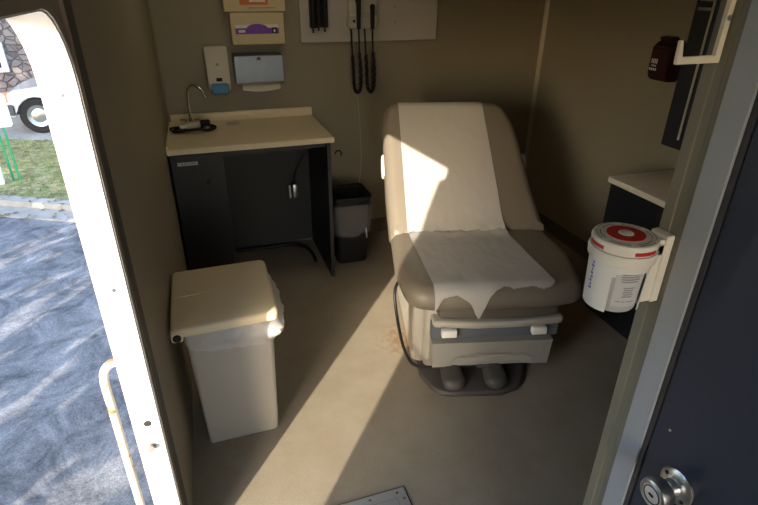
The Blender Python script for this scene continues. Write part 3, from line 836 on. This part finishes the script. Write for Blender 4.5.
for r_ in (.0436,.0374):
    for a0 in (195,255,315,15,75,135): arc_shell(bm, [(r_+.0006,.1206),(r_+.0006,.1215)], a0, a0+44, .0011, 10)
obj('lid_lettering', bm, 'ink', sc)
bm = new(); arc_shell(bm, [(br(.012)+.0006,.012),(br(.084)+.0006,.084)], 226, 294, .0005, 16); lb = obj('label', bm, 'label', sc)
bm = new()
def bar(a0, a1, z, h):
    arc_shell(bm, [(br(z)+.0011,z),(br(z+h)+.0011,z+h)], a0, a1, .0004, 8)
for k in range(6): bar(236+(k%3), 280-(k%2)*4, .078-k*.0042, .0021)
for k in range(5): bar(246+(k%2)*2, 272-(k%3)*2, .046-k*.0040, .0018)
bar(234, 246, .021, .0013); bar(249,256,.021,.0013); bar(259,279,.021,.0013)
obj('label_print', bm, 'ink', lb)

hd = thing('container_holder', 'white wall bracket with a cut-out front gripping the sharps container', 'bracket', SO)
obj('back_plate', bb(new(), JX-SO[0]-.016,JX-SO[0]-.0005,-.024,.012,-.002,.118,.002,1), 'off_white', hd)
def hr(z): return br(z)+.0055
bm = new()
prof = [(hr(0),0),(hr(.09),.09)]
arc_shell(bm, prof, 300, 578, .0018, 48)                       # wraps the tub except the front window
win = []
for k in range(13):                                            # arched head of the window
    a0 = 218+82*k/12; q = abs(k-6)/6; zt = .0740-.0*q-.012*max(0,(q-.62)/.38)**2
    win.append((a0, zt))
for (a,za),(b,zb) in zip(win, win[1:]):
    zz = (za+zb)/2; arc_shell(bm, [(hr(zz),zz),(hr(.09),.09)], a, b, .0018, 2)
obj('cradle', bm, 'white_plastic', hd)
bm = new(); arc_shell(bm, [(hr(.086),.084),(.0505,.0865),(.0515,.0985),(.0500,.1030)], 8, 368, .0035, 64); obj('collar', bm, 'off_white', hd)
bm = new(); bb(bm, .040,JX-SO[0]-.0155,-.022,-.004,.0,.105,.002,1); bb(bm, .046,JX-SO[0]-.0155,-.022,.010,.085,.112,.002,1); obj('bridge', bm, 'off_white', hd)
bm = new()
for k in range(8):
    z = .030+k*.0065
    arc_shell(bm, [(hr(z)+.0005,z),(hr(z+.0045)+.0005,z+.0045)], 170+(k%2)*2, 178-(k%3), .0004, 4)
obj('side_print', bm, 'violet_ink', hd)

# hatch plate in the floor
hp = thing('floor_hatch', 'galvanised metal hatch plate screwed to the floor near the doorway', 'hatch', (.339,1.063,0))
obj('rim', bb(new(), -.203,.203,-.203,.203,.0005,.004), 'dark_strip', hp)
obj('plate', bb(new(), -.198,.198,-.198,.198,.0035,.008,.001,1), 'hatch', hp)
obj('groove', bb(new(), -.160,.160,-.160,.160,.0078,.0084), 'rim', hp)
obj('panel', bb(new(), -.157,.157,-.157,.157,.0080,.0092,.0005,1), 'hatch', hp)
for sx, sy in ((-.18,.18),(-.07,.18),(.06,.18),(.165,.18),(.183,.150),(.183,.03),(-.183,.03)):
    obj('screw', lathe(new(), [(.0055,.008),(.0045,.010),(.0005,.0105)], c=(sx,sy,0), n=12), 'bronze', hp)

# grab rail outside the doorway
bm = new()
tube(bm, spline([(-.286,1.372,.722),(-.325,1.372,.727),(-.352,1.372,.707),(-.362,1.372,.66),(-.362,1.372,.55),(-.362,1.372,.30),(-.362,1.372,.0),(-.362,1.372,-.12)],8), .0125, 16)
gr = tag(obj('grab_rail', bm, 'rust_tube'), 'white tubular grab rail with rust spots outside the doorway', 'grab rail')
obj('flange', lathe(new(), [(.03,0),(.03,.004),(.013,.006)], mtx=axis_mtx((xl(1.372)-WT,1.372,.722),(-1,0,0)), n=24), 'rust_tube', gr)

# ------------------------------------------------------------------ outside
struct('sun_block_post', bb(new(), -.415, xl(.35)-WT-.001, .27, .388, -.1, 1.72, .006, 2), 'white_enamel')  # unseen post added beside the near jamb to block stray sun
lf0, lf1 = Vector((-.412,.372)), Vector((-.842,-.112)); ld = (lf1-lf0).normalized(); ln_ = Vector((-ld.y, ld.x))
ml = Matrix(((ld.x,ln_.x,0,lf0.x),(ld.y,ln_.y,0,lf0.y),(0,0,1,0),(0,0,0,1)))
bm = new(); prism(bm, [(p[0],0,p[1]) for p in round_poly([(.006,.0),(.645,.0),(.645,1.665),(.006,1.665)],[.02,.08,.10,.02],6)], (0,-.035,0), mtx=ml)  # unseen open leaf, added to shape the near edge of the sun patch
leaf = struct('door_3', bm, 'white_enamel'); leaf['label'] = 'unseen white entry door leaf, added standing open to shape the sun patch'
obj('handle', bb(new(), .57,.61,.0005,.02,.80,.92,.006,2,mtx=ml), 'black_rubber', leaf)
GZ = -1.05
def quad(pts, z0, z1): return prism(new(), [(x,y,z0) for x,y in pts], (0,0,z1-z0))
cdir = Vector((.885,-.466)).normalized()
c0 = Vector((-2.72,8.08)); nrm = Vector((-cdir.y*-1, cdir.x*1)); nrm = Vector((.466,.885))
def cl(s, n): p = c0+cdir*s+nrm*n; return (p.x, p.y)
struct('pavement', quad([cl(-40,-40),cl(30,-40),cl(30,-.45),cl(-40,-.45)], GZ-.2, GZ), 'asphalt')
struct('kerb', quad([cl(-40,-.45),cl(30,-.45),cl(30,0),cl(-40,0)], GZ-.2, GZ+.02), 'concrete')
o = obj('kerb_top', quad([cl(-40,-.16),cl(30,-.16),cl(30,0),cl(-40,0)], GZ, GZ+.10), 'concrete'); o['kind'] = 'structure'
# lawn: a gently uneven surface
bm = new(); NX, NY = 60, 24; V = []
for j in range(NY+1):
    row = []
    for i in range(NX+1):
        x, y = cl(-14+22*i/NX, 0+2.6*j/NY)
        row.append(bm.verts.new((x,y,GZ+.09+.03*noise.noise(Vector((x*1.3,y*1.3,0))))))
    V.append(row)
for a, b in zip(V, V[1:]):
    for i in range(NX): bm.faces.new((a[i],a[i+1],b[i+1],b[i]))
struct('lawn', bm, 'grass', smooth=60)
# fallen leaves and blades on the lawn: nobody could count them
bm = new()
for k in range(5200):
    s, n = random.uniform(-3.5,3.2), random.uniform(.05,2.58)
    x, y = cl(s, n); z = GZ+.09+.03*noise.noise(Vector((x*1.3,y*1.3,0)))
    h = random.uniform(.03,.075); a = random.uniform(0,PI); w = .006
    dx, dy = math.cos(a)*w, math.sin(a)*w; tx, ty = random.uniform(-.03,.03), random.uniform(-.03,.03)
    v = [bm.verts.new(p) for p in ((x-dx,y-dy,z-.01),(x+dx,y+dy,z-.01),(x+tx,y+ty,z+h))]
    bm.faces.new(v)
tag(obj('grass_blades', bm, 'grass'), 'short green grass blades on the lawn beyond the kerb', 'grass', kind='stuff')
M['dry'] = mat('dry_leaf', (.24,.17,.08), .8, var=.3, vscale=2)
bm = new()
for k in range(900):
    s, n = random.uniform(-3.5,3.2), random.uniform(-.5,2.58)
    x, y = cl(s, n); z = (GZ+.115 if n > 0 else GZ+.11 if n > -.16 else GZ+.03)+.03*(noise.noise(Vector((x*1.3,y*1.3,0))) if n > 0 else 0)
    a = random.uniform(0,2*PI); r_ = random.uniform(.02,.05)
    v = [bm.verts.new((x+r_*math.cos(a+q)*(1 if i%2 else .6), y+r_*math.sin(a+q)*(1 if i%2 else .6), z+random.uniform(-.004,.012))) for i, q in enumerate((0,1.2,PI,4.3))]
    bm.faces.new(v)
tag(obj('fallen_leaves', bm, 'dry'), 'dry brown leaves scattered over the lawn and kerb', 'leaves', kind='stuff')
# drive where the car stands, stone building with a window
struct('driveway', quad([cl(-16,2.6),cl(12,2.6),cl(12,11),cl(-16,11)], GZ-.2, GZ+.09), 'concrete')
bm = new(); bb(bm, -9,2.5,14.0,14.6,GZ-.2,GZ+5.5)
bd = tag(obj('stone_building', bm, 'stone'), 'lavender grey fieldstone building beyond the lawn', 'building')
wn = obj('window', bb(new(), -4.80,-3.74,13.94,14.02,-.14,.46,.01,1), 'white_enamel', bd)
obj('pane', bb(new(), -4.70,-3.86,13.925,13.945,-.04,.36), 'glass', wn)
bm = new(); bb(bm, -4.30,-4.26,13.915,13.95,-.04,.36); bb(bm, -4.70,-3.86,13.915,13.95,.145,.175); bb(bm, -4.09,-4.06,13.915,13.95,-.04,.36); obj('muntin', bm, 'white_enamel', wn)

# white pickup, its front to the left
CZ = GZ+.09
cr = thing('pickup_truck', 'white pickup truck parked in front of the stone building', 'truck', (-3.46,11.62,CZ))
def side(pts, y0, y1, name, m_, bev=.03, parent=cr):
    bm = new(); prism(bm, [(x,y0,z) for x,z in pts], (0,y1-y0,0))
    bmesh.ops.bevel(bm, geom=bm.edges[:], offset=bev, segments=3, affect='EDGES')
    return obj(name, bm, m_, parent)
def arch(cx, r, n=10): return [(cx+r*math.cos(PI-PI*k/n), .33+r*math.sin(PI-PI*k/n)) for k in range(n+1)]
body = [(.02,.50),(.05,.33)]+arch(.62,.37)+[(1.2,.30),(3.2,.30)]+arch(3.75,.37)+[(4.9,.33),(5.05,.45),(5.05,.92),(1.55,.94),(1.0,.90),(.30,.80),(.05,.70)]
side(body, -.05, 1.6, 'body', 'car', .02)
side([(1.45,.92),(1.95,1.45),(2.1,1.5),(3.1,1.5),(3.25,1.45),(3.35,.92)], .05, 1.5, 'cab', 'car', .04)
side([(1.62,.97),(2.03,1.40),(3.08,1.40),(3.2,.97)], .03, 1.52, 'side_window', 'glass', .02)
bp_ = side([(-.06,.36),(-.06,.50),(.05,.56),(.26,.56),(.26,.36)], -.07, 1.62, 'front_bumper', 'grey_trim', .02)
side([(.0,.60),(.02,.74),(.20,.76),(.20,.60)], -.055, .25, 'headlamp', 'amber', .01)
for wx in (.62,3.75):
    for wy, dr_ in ((.06,-1),(1.49,1)):
        w_ = obj('wheel', lathe(new(), [(.20,-.10),(.30,-.10),(.33,-.07),(.33,.07),(.30,.10),(.20,.10),(.20,-.10)], mtx=axis_mtx((wx,wy,.33),(0,dr_,0)), n=36, caps=False), 'tyre', cr)
        bm = new(); lathe(bm, [(.205,.06),(.205,.095),(.17,.085),(.13,.06),(.06,.075),(.0005,.08)], mtx=axis_mtx((wx,wy,.33),(0,dr_,0)), n=30)
        obj('rim', bm, 'steel', w_)

# trees on the sunny side of the yard; their crowns dapple the paving and the lawn
def shade_tree(x, y, h, r, label, n=760):
    t = thing('shade_tree', label, 'tree', (x,y,GZ), 0, 'trees on the sunny side of the yard')
    bm = new(); tube(bm, [(0,0,-.1),(.05,.02,h*.3),(-.03,.05,h*.6),(.02,0,h*.85)], lambda q: .17*(1-.75*q), 10); obj('trunk', bm, 'bark', t)
    bm = new()
    for k in range(n):
        while True:
            p = Vector((random.uniform(-1,1),random.uniform(-1,1),random.uniform(-1,1)))
            if .25 < p.length < 1: break
        p = Vector((p.x*r, p.y*r, h*.58+p.z*h*.42)); s_ = random.uniform(.12,.34)
        ax = Vector((random.uniform(-1,1),random.uniform(-1,1),random.uniform(-1,1))).normalized(); b_ = ax.orthogonal().normalized(); c_ = ax.cross(b_)
        bm.faces.new([bm.verts.new(p+b_*s_*math.cos(q)+c_*s_*.7*math.sin(q)) for q in (0,1.05,2.1,3.14,4.2,5.2)])
    obj('crown', bm, 'leaf', t)
sdir = Vector((-math.sin(math.atan(.805)), -math.cos(math.atan(.805))))
for cc, yt, back, h, r in ((-8.9,9,13.5,7.8,1.2),(-11.6,9.5,8.5,7.0,1.1),(-13.0,13,16,9.0,1.1),(-15.6,13,9.5,7.8,1.2),(-18.2,13,13,8.4,1.2),(-20.9,13,9.5,7.8,1.2),(-23.5,13,13,8.4,1.2)):
    p = Vector((cc+.805*yt, yt))+sdir*back
    shade_tree(p.x, p.y, h, r, 'leafy tree in the row shading the yard, outside the doorway', 430)

def shade_shrub(x, y, h, r):  # unseen shrubs added on the sun side to shade the near paving
    t = thing('shade_shrub', 'unseen leafy shrub added to shade the paving', 'shrub', (x,y,GZ), 0, 'added shrubs shading the paving')
    bm = new()
    for k in range(5): tube(bm, [(0,0,0),(r*.4*math.cos(k*1.26),r*.4*math.sin(k*1.26),h*.7)], .015, 6)
    obj('stem', bm, 'bark', t)
    bm = new()
    for k in range(300):
        a = random.uniform(0,2*PI); q = r*math.sqrt(random.random()); p = Vector((q*math.cos(a), q*math.sin(a), random.uniform(.1,h))); s_ = random.uniform(.06,.16)
        ax = Vector((random.uniform(-1,1),random.uniform(-1,1),random.uniform(-1,1))).normalized(); b_ = ax.orthogonal().normalized(); c_ = ax.cross(b_)
        bm.faces.new([bm.verts.new(p+b_*s_*math.cos(q_)+c_*s_*.7*math.sin(q_)) for q_ in (0,1.05,2.1,3.14,4.2,5.2)])
    obj('foliage', bm, 'leaf', t)
for k in range(6):
    t_ = .12+k*.19
    p = Vector((-.4-2.2*t_, 1.4+6*t_))+sdir*4.2
    shade_shrub(p.x, p.y, 2.1+.25*math.sin(k*2.1), .50)

# sign on two green posts, stub behind it
sg = thing('lawn_sign', 'blank white sign on two green posts on the lawn', 'sign', (-2.60,8.72,GZ+.0))
for x in (-.02,-.10):
    obj('post', bb(new(), x-.014,x+.014,.0,.016,0,1.25), 'leafgreen', sg)
bm = new(); prism(bm, [(p[0],-.012,p[1]) for p in round_poly([(-.36,.87),(.11,.87),(.11,1.33),(-.36,1.33)],.05,5)], (0,.010,0)); obj('plate', bm, 'sign', sg)
bm = new(); bb(bm, -.04,.04,-.03,.03,0,.32,.01,2); 
mk_ = tag(obj('marker_post', bm, 'sign'), 'short white marker post on the lawn beside the green sign posts', 'post'); mk_.location = (-2.82,8.62,GZ+.08)

# ------------------------------------------------------------------ light, sky, camera
cl_ = thing('fill_light', 'unseen round frosted fill lamp added over the beige counter end of the room', 'fill light', (.40,2.66,HC))  # out-of-view lamp added as warm fill for the counter end
obj('rim', lathe(new(), [(.17,0),(.17,-.035),(.150,-.035),(.150,-.001)], n=40), 'white_enamel', cl_)
M['frost'] = mat('frosted_lens', (.8,.78,.7), .5)
nt_, b_ = nodes(M['frost']); b_.inputs['Emission Color'].default_value = (1,.82,.55,1); b_.inputs['Emission Strength'].default_value = LAMP
obj('lens', lathe(new(), [(.149,-.004),(.149,-.03),(.12,-.042),(.06,-.05),(.0005,-.052)], n=40), 'frost', cl_)
az = math.atan2(.805, 1.0); EL = math.radians(19.0)
d = Vector((math.sin(az)*math.cos(EL), math.cos(az)*math.cos(EL), -math.sin(EL)))
sl = bpy.data.lights.new('sun', 'SUN'); sl.energy = 12.0; sl.angle = math.radians(.53); sl.color = (1,.89,.74)
so_ = bpy.data.objects.new('sun', sl); C.objects.link(so_)
so_.rotation_euler = d.to_track_quat('-Z','Y').to_euler(); so_.location = (-6,-8,6)

w = bpy.data.worlds.new('sky'); SC.world = w; w.use_nodes = True
nt = w.node_tree; bg = nt.nodes['Background']
sky = nt.nodes.new('ShaderNodeTexSky'); sky.sky_type = 'NISHITA'; sky.sun_disc = False
sky.sun_elevation = EL; sky.sun_rotation = math.radians(180)+az
sky.altitude = 200; sky.air_density = 1; sky.dust_density = 2.0; sky.ozone_density = 1.5
nt.links.new(sky.outputs['Color'], bg.inputs['Color']); bg.inputs['Strength'].default_value = 1.0

f, ph, ya, ro = 529.1441, .4752, .3298, .009
fw = Vector((math.sin(ya)*math.cos(ph), math.cos(ya)*math.cos(ph), -math.sin(ph)))
r = Vector((math.cos(ya), -math.sin(ya), 0)); u = r.cross(fw)
r, u = r*math.cos(ro)+u*math.sin(ro), -r*math.sin(ro)+u*math.cos(ro)
cam = bpy.data.cameras.new('camera'); co = bpy.data.objects.new('camera', cam); C.objects.link(co)
cam.sensor_width = 36; cam.lens = f/758*36; cam.clip_start = .02; cam.clip_end = 200
co.matrix_world = Matrix(((r.x,u.x,-fw.x,0),(r.y,u.y,-fw.y,0),(r.z,u.z,-fw.z,1.70),(0,0,0,1)))
SC.camera = co

SC.view_settings.view_transform = 'Standard'; SC.view_settings.look = 'None'
SC.view_settings.gamma = 1; SC.view_settings.use_curve_mapping = False
SC.view_settings.exposure = -0.2
SC.cycles.max_bounces = 16; SC.cycles.diffuse_bounces = 10; SC.cycles.glossy_bounces = 4; SC.cycles.transmission_bounces = 4; SC.cycles.transparent_max_bounces = 8
SC.cycles.use_denoising = True; SC.cycles.sample_clamp_indirect = 6
SC.cycles.caustics_reflective = False; SC.cycles.caustics_refractive = False
